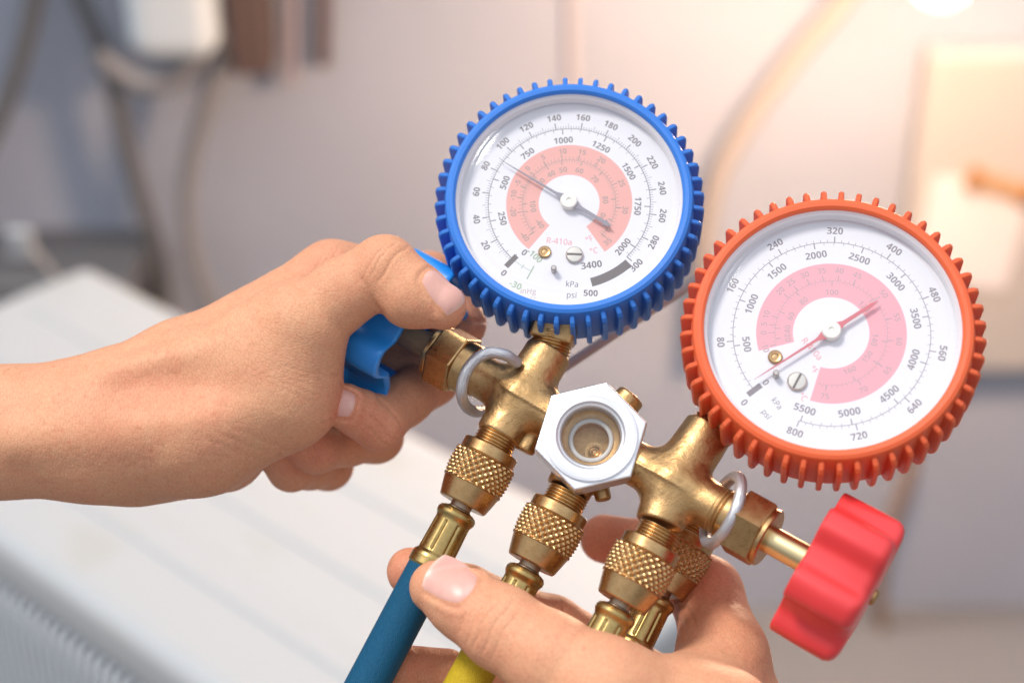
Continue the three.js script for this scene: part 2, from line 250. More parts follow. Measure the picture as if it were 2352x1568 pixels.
{ // pale switch box and brown junction box with rods
  const c = onWall(400, 20, WALL - 0.08), o = yardThing('switch_box', 'pale blue white rounded switch box mounted high on the wall among cables', 'switch box', c);
  yardPart(o, 'cover', new RoundedBoxGeometry(0.112, 0.14, 0.09, 5, 0.028), white(0.66, 0.72, 0.75, 0.4)).position.set(0, 0.015, 0);
  yardPart(o, 'backplate', new RoundedBoxGeometry(0.135, 0.15, 0.03, 3, 0.008), white(0.5, 0.54, 0.56, 0.5)).position.set(0, 0.02, -0.06);
  const b = onWall(578, 60, WALL - 0.05), j = yardThing('junction_box', 'brown upright junction box beside the pale switch box', 'junction box', b);
  yardPart(j, 'body', new RoundedBoxGeometry(0.052, 0.17, 0.07, 3, 0.006), white(0.10, 0.065, 0.055, 0.6)).position.set(0, 0.03, 0);
  yardPart(j, 'lid', new RoundedBoxGeometry(0.047, 0.16, 0.008, 3, 0.003), white(0.115, 0.072, 0.06, 0.55)).position.set(0, 0.03, 0.038);
}
cable('dark brown upright pipe stub on the wall next to the brown box', [[742, -120], [742, 0], [741, 80], [740, 148]], 0.0105, white(0.10, 0.065, 0.065, 0.6), WALL - 0.03, 'pipe');
cable('slim mauve pipe between brown junction box and dark pipe stub', [[668, -120], [668, 0], [667, 120], [667, 190]], 0.009, white(0.36, 0.30, 0.32, 0.6), WALL - 0.03, 'pipe');
{ // dark boxy shape and small pale bracket behind the unit
  const c = onLevel(60, 600, 1.05), o = yardThing('dark_box', 'dark grey boxy shape behind the white unit', 'box', c.clone().setY(0));
  yardPart(o, 'box_body', new RoundedBoxGeometry(0.55, 0.62, 0.28, 4, 0.03), white(0.075, 0.075, 0.08, 0.6)).position.set(-0.12, 0.31, -0.05);
  yardPart(o, 'lid', new RoundedBoxGeometry(0.58, 0.05, 0.31, 4, 0.02), white(0.085, 0.085, 0.09, 0.5)).position.set(-0.12, 0.645, -0.05);
  const r = onWall(45, 560, 1.62), k = yardThing('metal_bracket', 'small pale metal bracket in front of the dark box', 'bracket', r);
  yardPart(k, 'plate', new RoundedBoxGeometry(0.03, 0.036, 0.010, 3, 0.005), white(0.42, 0.44, 0.45, 0.4));
  const arm = yardPart(k, 'arm', new RoundedBoxGeometry(0.014, 0.07, 0.010, 3, 0.004), white(0.25, 0.26, 0.27, 0.4)); arm.position.set(0.02, -0.035, -0.008); arm.rotation.z = 0.5;
}
{ // electric box with a white notice and an orange lever
  const w = WALL - 0.06, c = onWall(2260, 600, w), o = yardThing('electric_box', 'cream wall box with a white notice and an orange brown latch behind the red gauge', 'electric box', c);
  const mm = K * w / Math.cos(PITCH) / DIST * 1.02;
  yardPart(o, 'cabinet', new RoundedBoxGeometry(0.32, 0.48, 0.055, 4, 0.012), white(0.42, 0.39, 0.37, 0.6)).position.set(0.05, 0.06, -0.0275);
  const paper = white(0.66, 0.62, 0.62, 0.8), p = yardPart(o, 'notice', new RoundedBoxGeometry(0.135, 0.16, 0.003, 2, 0.001), paper); p.position.set(-0.024, 0.043, 0.003); p.rotation.z = -0.1;
  const orange = white(0.34, 0.16, 0.06, 0.5), l = yardPart(o, 'latch', new RoundedBoxGeometry(0.078, 0.024, 0.014, 3, 0.005), white(0.42, 0.24, 0.12, 0.5)); l.position.set(0.002, 0.118, 0.01); l.rotation.z = -0.3;
  for (const s of [-1, 1]) { const e = yardPart(o, 'latch_end', new RoundedBoxGeometry(0.016, 0.032, 0.018, 3, 0.004), orange); e.position.set(0.002 + s * 0.036, 0.118 - s * 0.011, 0.012); e.rotation.z = -0.3; }
}
{ // added lamp, gives the warm lens flare glow at the top edge of view
  const c = onWall(2165, -56, WALL - 0.56), o = yardThing('added_flare_lamp', 'added round lamp giving the warm lens flare glow, above the electric box', 'lamp', onWall(2165, -56, WALL - 0.56).setZ(-WALL));
  const arm = yardPart(o, 'arm', new THREE.CylinderGeometry(0.008, 0.008, 0.56, 12), white(0.4, 0.36, 0.3)); arm.rotation.x = Math.PI / 2; arm.position.set(0, c.y - o.position.y + 0.085, 0.29);
  const shade = yardPart(o, 'reflector', revolve([[0.012, 0.03], [0.03, 0.022], [0.06, 0.0], [0.075, -0.03], [0.0735, -0.03], [0.058, -0.002], [0.028, 0.018], [0.012, 0.026]], 40), white(0.7, 0.66, 0.58)); shade.position.set(0, c.y - o.position.y + 0.05, c.z - o.position.z); 
  const bulbMat = new THREE.MeshStandardMaterial({ color: 0xffffff, emissive: new THREE.Color().setRGB(1, 0.86, 0.58), emissiveIntensity: 3, roughness: 0.5 });
  yardPart(o, 'added_lamp_bulb', new THREE.SphereGeometry(0.03, 32, 20), bulbMat).position.set(0, c.y - o.position.y, c.z - o.position.z);
  const light = new THREE.PointLight(new THREE.Color(1, 0.66, 0.43), 2.8); light.position.copy(c); light.shadow.radius = 4; light.castShadow = true; scene.add(light);
}

// ---------------------------------------------------------------- manifold gauge set
const L0 = U(1195, 915, -8), R0 = U(1545, 1112, 13), AX = R0.clone().sub(L0).normalize(), SPAN = R0.distanceTo(L0);
const axis = (s) => L0.clone().addScaledVector(AX, s);
const FRONT = V(-0.06, 0.28, 0.96).normalize();
const manifold = thing('manifold_gauge_set', 'brass refrigerant manifold with blue and red pressure gauges and two valve knobs', 'gauge set', axis(SPAN / 2));
const boxUv = (g) => { const p = g.attributes.position, n = g.attributes.normal, uv = new Float32Array(p.count * 2); for (let i = 0; i < p.count; i++) { const a = [Math.abs(n.getX(i)), Math.abs(n.getY(i)), Math.abs(n.getZ(i))], k = a.indexOf(Math.max(...a)); uv[2 * i] = (k === 0 ? p.getY(i) : p.getX(i)) / 22; uv[2 * i + 1] = (k === 2 ? p.getY(i) : p.getZ(i)) / 22; } g.setAttribute('uv', new THREE.BufferAttribute(uv, 2)); return g; };
{ // cast body
  const SG = U(1357, 999, 13.5), BC = U(1360, 1012, -2), bolts = [
    [rc(L0, U(1262, 806, -13), 8.0, 7.3), 4], [rc(L0, U(1143, 1004, -4.5), 7.6, 7.1), 4], [rc(L0, axis(-17), 7.0, 6.7), 4], [rc(L0, axis(SPAN * 0.4), 6.9), 5],
    [rc(R0, U(1630, 985, 7), 8.2, 7.5), 4], [rc(R0, U(1513, 1205, 17), 7.4, 7.0), 4], [rc(R0, axis(SPAN + 17), 7.0, 6.8), 4], [rc(R0, axis(SPAN * 0.6), 6.6), 5],
    [rc(BC.clone().addScaledVector(FRONT, -9), BC.clone().addScaledVector(FRONT, 9), 12.5), 3], [rc(U(1345, 1050, -1), U(1303, 1128, 3), 7.2, 6.9), 3.5],
  ], hard = [[rc(U(1385, 985, -2), U(1452, 908, -4), 4.7, 4.5), 1.2], [rc(U(1240, 965, -6), U(1203, 1038, -4), 3.4, 3.0), 1], [rc(U(1375, 1095, 2), U(1387, 1150, 4), 2.6, 2.4), 0.8]];
  const n0 = FRONT, seamY = U(1300, 978, 0);
  const sdf = (p) => {
    let d = 1e3; for (const [c, k] of bolts) d = smin(d, dCyl(p, c), k); for (const [c, k] of hard) d = smin(d, dCyl(p, c), k);
    // cast parting seam along the bar
    const rx = p.x - L0.x, ry = p.y - L0.y, rz = p.z - L0.z, a = rx * AX.x + ry * AX.y + rz * AX.z, h = (rx - a * AX.x) * 0.46 + (ry - a * AX.y) * 0.887 + (rz - a * AX.z) * -0.1, fz = p.z - (L0.z + a * AX.z);
    { const q = V(p.x - SG.x, p.y - SG.y, p.z - SG.z), hh = q.dot(FRONT), rr = Math.sqrt(Math.max(0, q.lengthSq() - hh * hh)); d = Math.max(d, Math.min(8.6 - rr, 13.6 + hh)); }
    if (fz > 0 && a > -6 && a < SPAN + 8) d -= 0.32 * Math.exp(-((h / 0.55) ** 2)) * sstep(-6, 0, a) * (1 - sstep(SPAN + 2, SPAN + 8, a));
    return d + 0.16 * (noise3(p.x * 0.35, p.y * 0.35, p.z * 0.35) - 0.5) + 0.07 * (noise3(p.x * 1.1, p.y * 1.1, p.z * 1.1) - 0.5);
  };
  const s = surface(sdf, V(-20, -58, -32), V(78, 8, 36), 0.6);
  const g = withUv(s, (p, x, y, z) => { const a = [Math.abs(x), Math.abs(y), Math.abs(z)]; return a.indexOf(Math.max(...a)); }, (o, p) => [(o === 0 ? p.y : p.x) / 22, (o === 2 ? p.y : p.z) / 22, 0]);
  part(manifold, 'body', g, brass);
}
const thread = (len, r, pitch = 1.0, depth = 0.45) => { const pr = [[0, 0], [r, 0]]; for (let y = 0; y < len; y += pitch) pr.push([r, y + 0.1 * pitch], [r - depth, y + 0.5 * pitch], [r, y + 0.9 * pitch]); pr.push([r, len], [0, len]); return revolve(pr, 48, null, 0.4); };
const hexPrism = (R, len, bevel = 0.7) => { const sh = new THREE.Shape(); for (let i = 0; i < 6; i++) { const a = i * Math.PI / 3; i ? sh.lineTo(R * Math.cos(a), R * Math.sin(a)) : sh.moveTo(R, 0); } sh.closePath(); const g = new THREE.ExtrudeGeometry(sh, { depth: len - 2 * bevel, bevelSize: bevel, bevelThickness: bevel, bevelSegments: 2 }); g.translate(0, 0, bevel).rotateX(-Math.PI / 2); return boxUv(g); };
// knob: lobed hand wheel, hollow towards the manifold; local y points outwards
const lobe = (t, k = 1) => k * (20.6 + 3.0 * Math.tanh(1.8 * Math.cos(6 * t)));
function knobGeo(k) {
  const prof = [[0, 0, 16], [0.2, 0, 16], [0.9, -1.9, 16], [0.9, -1.9, 9], [0.93, -2, 1.2], [0.965, -1.2, 0.1], [1, -0.6, 0.1], [1, -0.05, 0.6], [1.0, 0, 1.6], [1.01, 0, 9], [1.01, 0, 17], [1.005, -0.5, 18.6], [0.985, -1.3, 19.7], [0.9, -1.6, 20.3], [0.5, 0, 20.6], [0.2, 0, 20.6], [0, 0, 20.6]], seg = 150, pos = [], uv = [], idx = [];
  prof.forEach(([f, o, y], j) => { for (let i = 0; i <= seg; i++) { const t = (i % seg) / seg * 2 * Math.PI, r = Math.max(0, f * lobe(t, k) + o); pos.push(r * Math.sin(t), y, r * Math.cos(t)); uv.push(i / seg * 6, j / 4); } });
  for (let j = 0; j < prof.length - 1; j++) for (let i = 0; i < seg; i++) { const a = j * (seg + 1) + i, b = a + seg + 1; idx.push(a, a + 1, b, b, a + 1, b + 1); }
  const g = new THREE.BufferGeometry(); g.setAttribute('position', new THREE.Float32BufferAttribute(pos, 3)); g.setAttribute('uv', new THREE.Float32BufferAttribute(uv, 2)); g.setIndex(idx);
  g.index.array.reverse?.(); return toCreasedNormals(g, 0.7);
}
function valve(side, phase, mat, name, label) {
  const s0 = side < 0 ? 0 : SPAN, dir = AX.clone().multiplyScalar(side), at = (s, spin = 0) => frame(axis(s0 + side * s), dir).multiply(new THREE.Matrix4().makeRotationY(spin));
  part(manifold, 'thread', thread(5, 7.0, 1.1, 0.4), brass, at(15));
  part(manifold, 'collar', revolve([[0, 0], [7.9, 0], [8.2, 0.5], [8.2, 3.6], [8.6, 4.2], [0, 4.2]], 48), brassTurned, at(18.2));
  part(manifold, 'packing_nut', hexPrism(9.4, 9.2), brassTurned, at(21.6, 0.35));
  part(manifold, 'washer', revolve([[0, 0], [8.5, 0], [8.8, 0.4], [8.8, 1.5], [8.4, 1.9], [0, 1.9]], 48), brassTurned, at(30.6));
  part(manifold, 'valve_stem', revolve([[0, 0], [4.1, 0], [4.1, 10], [4.1, 24], [0, 24]], 40), side < 0 ? new THREE.MeshPhysicalMaterial({ color: new THREE.Color().setRGB(0.52, 0.33, 0.18), metalness: 0.55, roughness: 0.45, clearcoat: 0.4, clearcoatRoughness: 0.3, bumpMap: scuff, bumpScale: 0.0002 }) : new THREE.MeshPhysicalMaterial({ color: new THREE.Color().setRGB(0.78, 0.62, 0.33), metalness: 1, roughness: 0.30 }), at(31));
  const k = sub(manifold, name, label), kd = side < 0 ? dir : V(dir.x, dir.y, 0.27).normalize(), atK = (s, spin = 0) => frame(axis(s0 + side * s), kd).multiply(new THREE.Matrix4().makeRotationY(spin));
  part(k, 'handwheel', knobGeo(side < 0 ? 1.07 : 0.94), mat, atK(side < 0 ? 37.2 : 44.5, phase));
  part(k, 'knob_screw', revolve([[0, 0], [2.4, 0], [2.4, 0.8], [1.8, 1.4], [0, 1.5]], 24), brassTurned, frame(atK(side < 0 ? 37.2 : 44.5).multiply(new THREE.Matrix4().makeTranslation(0, 20.5, 0)).elements.slice(12, 15).reduce((v, x, i) => v.setComponent(i, x), V()), kd));
}
valve(-1, 0.5236, blueKnob, 'valve_knob', 'glossy blue lobed valve knob, hollow inside');
valve(1, 0.349, redKnob, 'valve_knob', 'glossy red lobed valve knob');
{ // steel wire rings
  const pts = [[1186, 832, -3], [1160, 815, 0], [1122, 811, 1], [1088, 830, 2], [1066, 866, 2], [1060, 903, 1], [1069, 931, -4], [1090, 945, -11], [1114, 942, -19]].map((a) => U(...a));
  const g = new THREE.TubeGeometry(new THREE.CatmullRomCurve3(pts), 90, 1.75, 16), caps = [pts[0], pts.at(-1)].map((p) => new THREE.SphereGeometry(1.74, 14, 10).translate(p.x, p.y, p.z));
  part(manifold, 'wire_ring', mergeGeometries([g, ...caps]), wireMat, null, 'open steel wire hook round the blue valve side');
  const n = V(0.87, -0.40, -0.16).normalize();
  part(manifold, 'wire_ring', new THREE.TorusGeometry(10.4, 1.75, 16, 80).rotateX(Math.PI / 2), wireMat, frame(U(1661, 1171, 19), n));
}
{ // sight glass
  const C = U(1357, 999, 13.5), up = V(Math.cos(1.3), Math.sin(1.3), 0), F = frame(C, FRONT, up), g = sub(manifold, 'sight_glass');
  const R = 16.2, sh = new THREE.Shape(); for (let i = 0; i < 6; i++) { const a = i * Math.PI / 3 + Math.PI / 2; i ? sh.lineTo(R * Math.cos(a), R * Math.sin(a)) : sh.moveTo(R * Math.cos(a), R * Math.sin(a)); } sh.closePath();
  const hole = new THREE.Path(); hole.absarc(0, 0, 13.0, 0, 2 * Math.PI, true); sh.holes.push(hole);
  const hx = new THREE.ExtrudeGeometry(sh, { depth: 7.4, bevelSize: 0.6, bevelThickness: 0.6, bevelSegments: 3, curveSegments: 48 }); hx.translate(0, 0, -8.6).rotateX(-Math.PI / 2);
  part(g, 'hex_frame', boxUv(hx), aluminium, F);
  part(g, 'inner_ring', revolve([[13.7, -0.5], [13.7, 0.14], [13.4, 0.22], [11.5, 0.22], [10.9, 0.12], [10.2, 0.1], [9.6, -0.4], [9.1, -0.6], [8.7, -1.1], [8.7, -6.2], [11.3, -6.2]], 90, null, 0.3), aluminium, F);
  part(g, 'cup', revolve([[8.8, -5.6], [8.4, -6.0], [7.9, -6.4], [6.2, -7.2], [5.7, -8.5], [5.5, -13], [0, -13]], 64, null, 0.5), brass, F);
  part(g, 'seal_ring', new THREE.TorusGeometry(6.0, 0.75, 12, 64).rotateX(Math.PI / 2).translate(0, -7.1, 0), white(0.52, 0.49, 0.45, 0.35), F);
  part(g, 'indicator_disc', revolve([[0, -12.4], [0.5, -12.4], [0.8, -12.6], [1.3, -12.4], [1.8, -12.6], [2.3, -12.4], [3.0, -12.5], [3.1, -13]], 40, null, 0.4), brassTurned, F.clone().multiply(new THREE.Matrix4().makeTranslation(-1.5, 0, -1.9)));
  part(g, 'window', revolve([[0, -5.0], [8.72, -5.0]], 48), lensMat, F);
}
// knurled coupling, ferrule and hose; local y runs down the hose
function hose(name, label, P, Q, len, color, group) {
  const dir = Q.clone().sub(P).normalize(), F = frame(P, dir), o = thing(name, label, 'hose', P.clone().addScaledVector(dir, len), group);
  const Rk = (y) => 9.75 - 0.35 * ((y - 8) / 6) ** 2 - 0.035 * Math.max(0, y - 9) ** 1.6, knurl = (th, y) => { if (y < 3.9 || y > 13.2) return 0; const w = 26, a = th * w / (2 * Math.PI), b = y / 2.3, t1 = Math.abs(((a + b) % 1 + 1) % 1 - 0.5) * 2, t2 = Math.abs(((a - b) % 1 + 1) % 1 - 0.5) * 2; return -0.78 * (1 - Math.min(t1, 1) * Math.min(t2, 1) * 1.0) * sstep(3.9, 4.4, y) * (1 - sstep(12.4, 13.2, y)) + 0.25; };
  const mid = []; for (let y = 4.0; y <= 13.2; y += 0.13) mid.push([Rk(y), y]);
  const cg = revolve([[0, 0], [6.4, 0], [6.6, 0.6], [8.5, 0.2], [8.75, 0.5], [8.75, 3.4], [9.2, 3.8], ...mid, [Rk(13.2) - 0.1, 13.3], [8.0, 17.5], [7.6, 19.0], [7.2, 19.4], [3.4, 19.4], [0, 19.0]], 512, knurl, 0.35);
  part(o, 'thread', thread(5.5, 6.4), brassTurned, frame(P.clone().addScaledVector(dir, -4.6), dir));
  part(o, 'coupling_nut', cg, brassTurned, F);
  part(o, 'neck', revolve([[0, 18.5], [3.3, 18.5], [3.3, 20.6], [3.9, 21], [3.9, 22], [0, 22]], 32), dullSteel, F);
  const flute = (th, y) => (y > 25.6 && y < 35.5 ? -0.34 * Math.exp(-(((((th / (2 * Math.PI) * 8) % 1 + 1) % 1 - 0.5) / 0.09) ** 2)) : 0);
  part(o, 'ferrule', revolve(dense([[0, 21.2], [4.6, 21.2], [5.6, 21.7], [6.15, 22.6], [6.15, 23.6], [5.7, 24.5], [5.45, 25.2], [5.75, 36], [6.5, 36.9], [6.75, 37.8], [6.75, 40.4], [6.3, 41], [0, 41]], 0.4), 160, flute, 0.5), brassOlive, F);
  const tube = revolve(dense([[5.2, 40], [6.25, 40.4], [6.3, 46], [6.3, len], [0, len]], 2.5), 48, null, 0.5);
  if (color) part(o, 'hose_sleeve', tube, hoseMat(...color), F);
  return o;
}
hose('refrigerant_hose', 'blue refrigerant hose with brass knurled coupling pinched by thumb', U(1130, 1028, -3.5), U(845, 1568, 10.5), 190, [0.002, 0.105, 0.21]);
hose('refrigerant_hose', 'yellow refrigerant hose screwed below the silver sight glass', U(1290, 1163, 5), U(1078, 1560, 16), 190, [0.75, 0.52, 0.02]);
hose('refrigerant_hose', 'hose with brass coupling under the red gauge side, passing behind the thumb', U(1500, 1248, 20), U(1290, 1640, 31), 190, [0.50, 0.03, 0.03]);
hose('refrigerant_hose', 'fourth hose hidden behind the coupling of the red gauge side', U(1583, 1228, -14), U(1400, 1590, -2), 190, [0.30, 0.28, 0.25]);

// ---- gauges
function dialTexture(kind) {
  const S = 1600, c = S / 2, cv = document.createElement('canvas'); cv.width = cv.height = S; const g = cv.getContext('2d'), Rr = c - 6, D = Math.PI / 180;
  g.fillStyle = '#dedce0'; g.fillRect(0, 0, S, S);
  const at = (th, f) => [c + Rr * f * Math.cos(th * D), c - Rr * f * Math.sin(th * D)];
  const arc = (a0, a1, f, w, col) => { g.strokeStyle = col; g.lineWidth = w * Rr; g.beginPath(); g.arc(c, c, Rr * f, -a0 * D, -a1 * D, a0 < a1); g.stroke(); };
  const tick = (th, f0, f1, w, col) => { g.strokeStyle = col; g.lineWidth = w; g.beginPath(); g.moveTo(...at(th, f0)); g.lineTo(...at(th, f1)); g.stroke(); };
  const text = (str, th, f, px, col, weight = 'bold', spin) => { const a = ((th % 360) + 360) % 360, flip = a > 178 && a < 345; g.save(); g.translate(...at(th, f)); g.rotate(spin !== undefined ? -spin * D : (90 - th + (flip ? 180 : 0)) * D); g.font = `${weight} ${px}px sans-serif`; g.fillStyle = col; g.textAlign = 'center'; g.textBaseline = 'middle'; g.fillText(str, 0, 0); g.restore(); };
  const hazedInk = kind === 'blue' ? '#6a6260' : '#837a7e', faint = kind === 'blue' ? '#a58d86' : '#b5979d', pink = kind === 'blue' ? '#dfa197' : '#e69fa7', red = '#d98a8c';  // flare haze over the dials is put into these paler print colours
  if (kind === 'blue') {
    const A = (psi) => 226.5 - 271.3 * psi / 300;
    arc(231, -55.6, 0.43, 0.30, pink); arc(A(0), A(300), 0.745, 0.006, hazedInk);
    for (let p = 0; p <= 300; p += 2) tick(A(p), 0.745, p % 20 === 0 ? 0.81 : p % 10 === 0 ? 0.80 : 0.775, p % 20 === 0 ? 7 : 3, hazedInk);
    for (let p = 20; p <= 300; p += 20) text(String(p), A(p), 0.865, 66, hazedInk);
    text('0', A(-3), 0.9, 66, hazedInk); tick(A(-1), 0.70, 0.84, 40, hazedInk);
    for (let k = 0; k <= 2050; k += 50) tick(A(k / 6.895), 0.745, k % 250 === 0 ? 0.69 : 0.715, k % 250 === 0 ? 7 : 3, hazedInk);
    for (let k = 250; k <= 1750; k += 250) text(String(k), A(k / 6.895), 0.63, 66, hazedInk); text('0', A(-4), 0.63, 66, hazedInk); text('2000', A(2040 / 6.895), 0.655, 66, hazedInk, 'bold', 52);
    arc(-47, -75, 0.80, 0.085, hazedInk); text('3400', -71, 0.64, 70, hazedInk, 'bold', 8); text('500', -77, 0.90, 64, hazedInk, 'bold', -2);
    arc(A(-3), 243, 0.745, 0.005, '#9fae94'); tick(243, 0.69, 0.83, 9, '#93a786'); tick(236, 0.72, 0.77, 5, '#9fae94'); text('-100', 239, 0.60, 66, '#93a786', 'bold', -42); text('-30', 239, 0.93, 66, '#93a786', 'bold', -25);
    text('inHg', 247, 0.93, 56, faint, 'normal', -4); text('vac', 250, 0.985, 50, faint, 'normal', -4);
    text('kPa', -87.5, 0.79, 60, hazedInk, 'normal', -4); text('psi', -88, 0.895, 60, hazedInk, 'normal', -3);
    text('R-410a', -103, 0.385, 62, red, 'normal', -6); text('°F', -62, 0.40, 60, red, 'normal', 25); text('°C', -64, 0.52, 60, red, 'normal', 8);
    const T = (i) => 226 - 19 * i; arc(222, -47, 0.43, 0.005, faint);
    for (let a = 222; a > -48; a -= 4.4) tick(a, 0.43, 0.465, 4, faint); for (let a = 222; a > -48; a -= 3.3) tick(a, 0.43, 0.40, 3, faint);
    [['-40', 219], ['-20', 189], ['-10', 171], ['-5', 157], ['0', 138], ['5', 118], ['10', 97], ['15', 77], ['20', 55], ['25', 22], ['30', -8], ['35', -47]].forEach(([s, a]) => { text(s, a, 0.52, 56, faint); tick(a + 2, 0.43, 0.485, 8, faint); });
    [['-40', 217], ['0', 192], ['10', 181], ['30', 141], ['40', 120], ['50', 100], ['60', 74], ['70', 45], ['80', 5], ['90', -24]].forEach(([s, a]) => { text(s, a, 0.335, 56, faint); tick(a, 0.43, 0.385, 8, faint); });
  } else {
    const A = (psi) => 218 - 327.5 * psi / 800;
    arc(195, -107, 0.46, 0.30, pink); arc(A(0), A(800), 0.80, 0.0055, hazedInk);
    for (let p = 0; p <= 800; p += 10) tick(A(p), 0.80, p % 80 === 0 ? 0.855 : 0.825, p % 80 === 0 ? 7 : 3, hazedInk);
    for (let p = 80; p <= 800; p += 80) text(String(p), A(p), 0.905, 66, hazedInk); text('0', A(-6), 0.93, 64, hazedInk); tick(A(-1), 0.73, 0.865, 38, hazedInk); text('0', 219, 0.685, 60, hazedInk);
    for (let k = 0; k <= 5500; k += 100) tick(A(k / 6.895), 0.80, k % 500 === 0 ? 0.75 : 0.775, k % 500 === 0 ? 7 : 3, hazedInk);
    for (let k = 500; k <= 5500; k += 500) text(String(k), A(k / 6.895), 0.695, 66, hazedInk);
    text('kPa', 234, 0.755, 54, hazedInk, 'normal', -54); text('psi', 233, 0.88, 54, hazedInk, 'normal', -54);
    text('R-410a', 222, 0.21, 58, red, 'normal', -52); text('°F', 246, 0.35, 56, red, 'normal', -52); text('°C', 247, 0.60, 56, red, 'normal', -52);
    arc(190, -104, 0.455, 0.005, faint); for (let a = 190; a > -104; a -= 5) tick(a, 0.455, 0.485, 4, faint); for (let a = 190; a > -104; a -= 3.8) tick(a, 0.455, 0.425, 3, faint);
    [['-10', 193], ['0', 180], ['5', 172], ['10', 163], ['20', 138], ['25', 126], ['30', 112], ['35', 97], ['40', 82], ['45', 66], ['50', 38], ['55', 14], ['60', -8], ['65', -36], ['70', -63], ['75', -96]].forEach(([s, a]) => { text(s, a, 0.55, 54, faint); tick(a, 0.455, 0.51, 8, faint); });
    [['20', 187], ['40', 175], ['60', 156], ['80', 128], ['100', 88], ['120', 40], ['140', -10], ['150', -36], ['160', -66]].forEach(([s, a]) => { text(s, a, 0.355, 54, faint); tick(a, 0.455, 0.41, 8, faint); });
  }
  // hairline scratches and specks of the used dial
  for (let i = 0; i < 90; i++) { g.strokeStyle = `rgba(120,110,112,${0.03 + 0.07 * rnd()})`; g.lineWidth = 1 + rnd(); const a = rnd() * 360, f = 0.3 + 0.65 * rnd(), [x, y] = at(a, f); g.beginPath(); g.moveTo(x, y); g.quadraticCurveTo(x + (rnd() - 0.5) * 60, y + (rnd() - 0.5) * 60, x + (rnd() - 0.5) * 120, y + (rnd() - 0.5) * 120); g.stroke(); }
  const t = new THREE.CanvasTexture(cv); t.colorSpace = THREE.SRGBColorSpace; return t;
}
const ribGeo = (() => {                                  // rounded rib: outline in (radial, axial), thin across
  const sh = new THREE.Shape(); sh.moveTo(-1, -2.0); sh.lineTo(0.6, -2.0); sh.quadraticCurveTo(2.9, -2.2, 3.0, -4.6); sh.lineTo(2.9, -19); sh.quadraticCurveTo(2.6, -23, 0.8, -24.5); sh.lineTo(-1, -24.5); sh.closePath();
  const g = new THREE.ExtrudeGeometry(sh, { depth: 0.85, bevelSize: 0.35, bevelThickness: 0.35, bevelSegments: 1, curveSegments: 3 }); g.translate(0, 0, -0.425).rotateX(Math.PI / 2);   // x radial, z axial after the turn
  return g;
})();
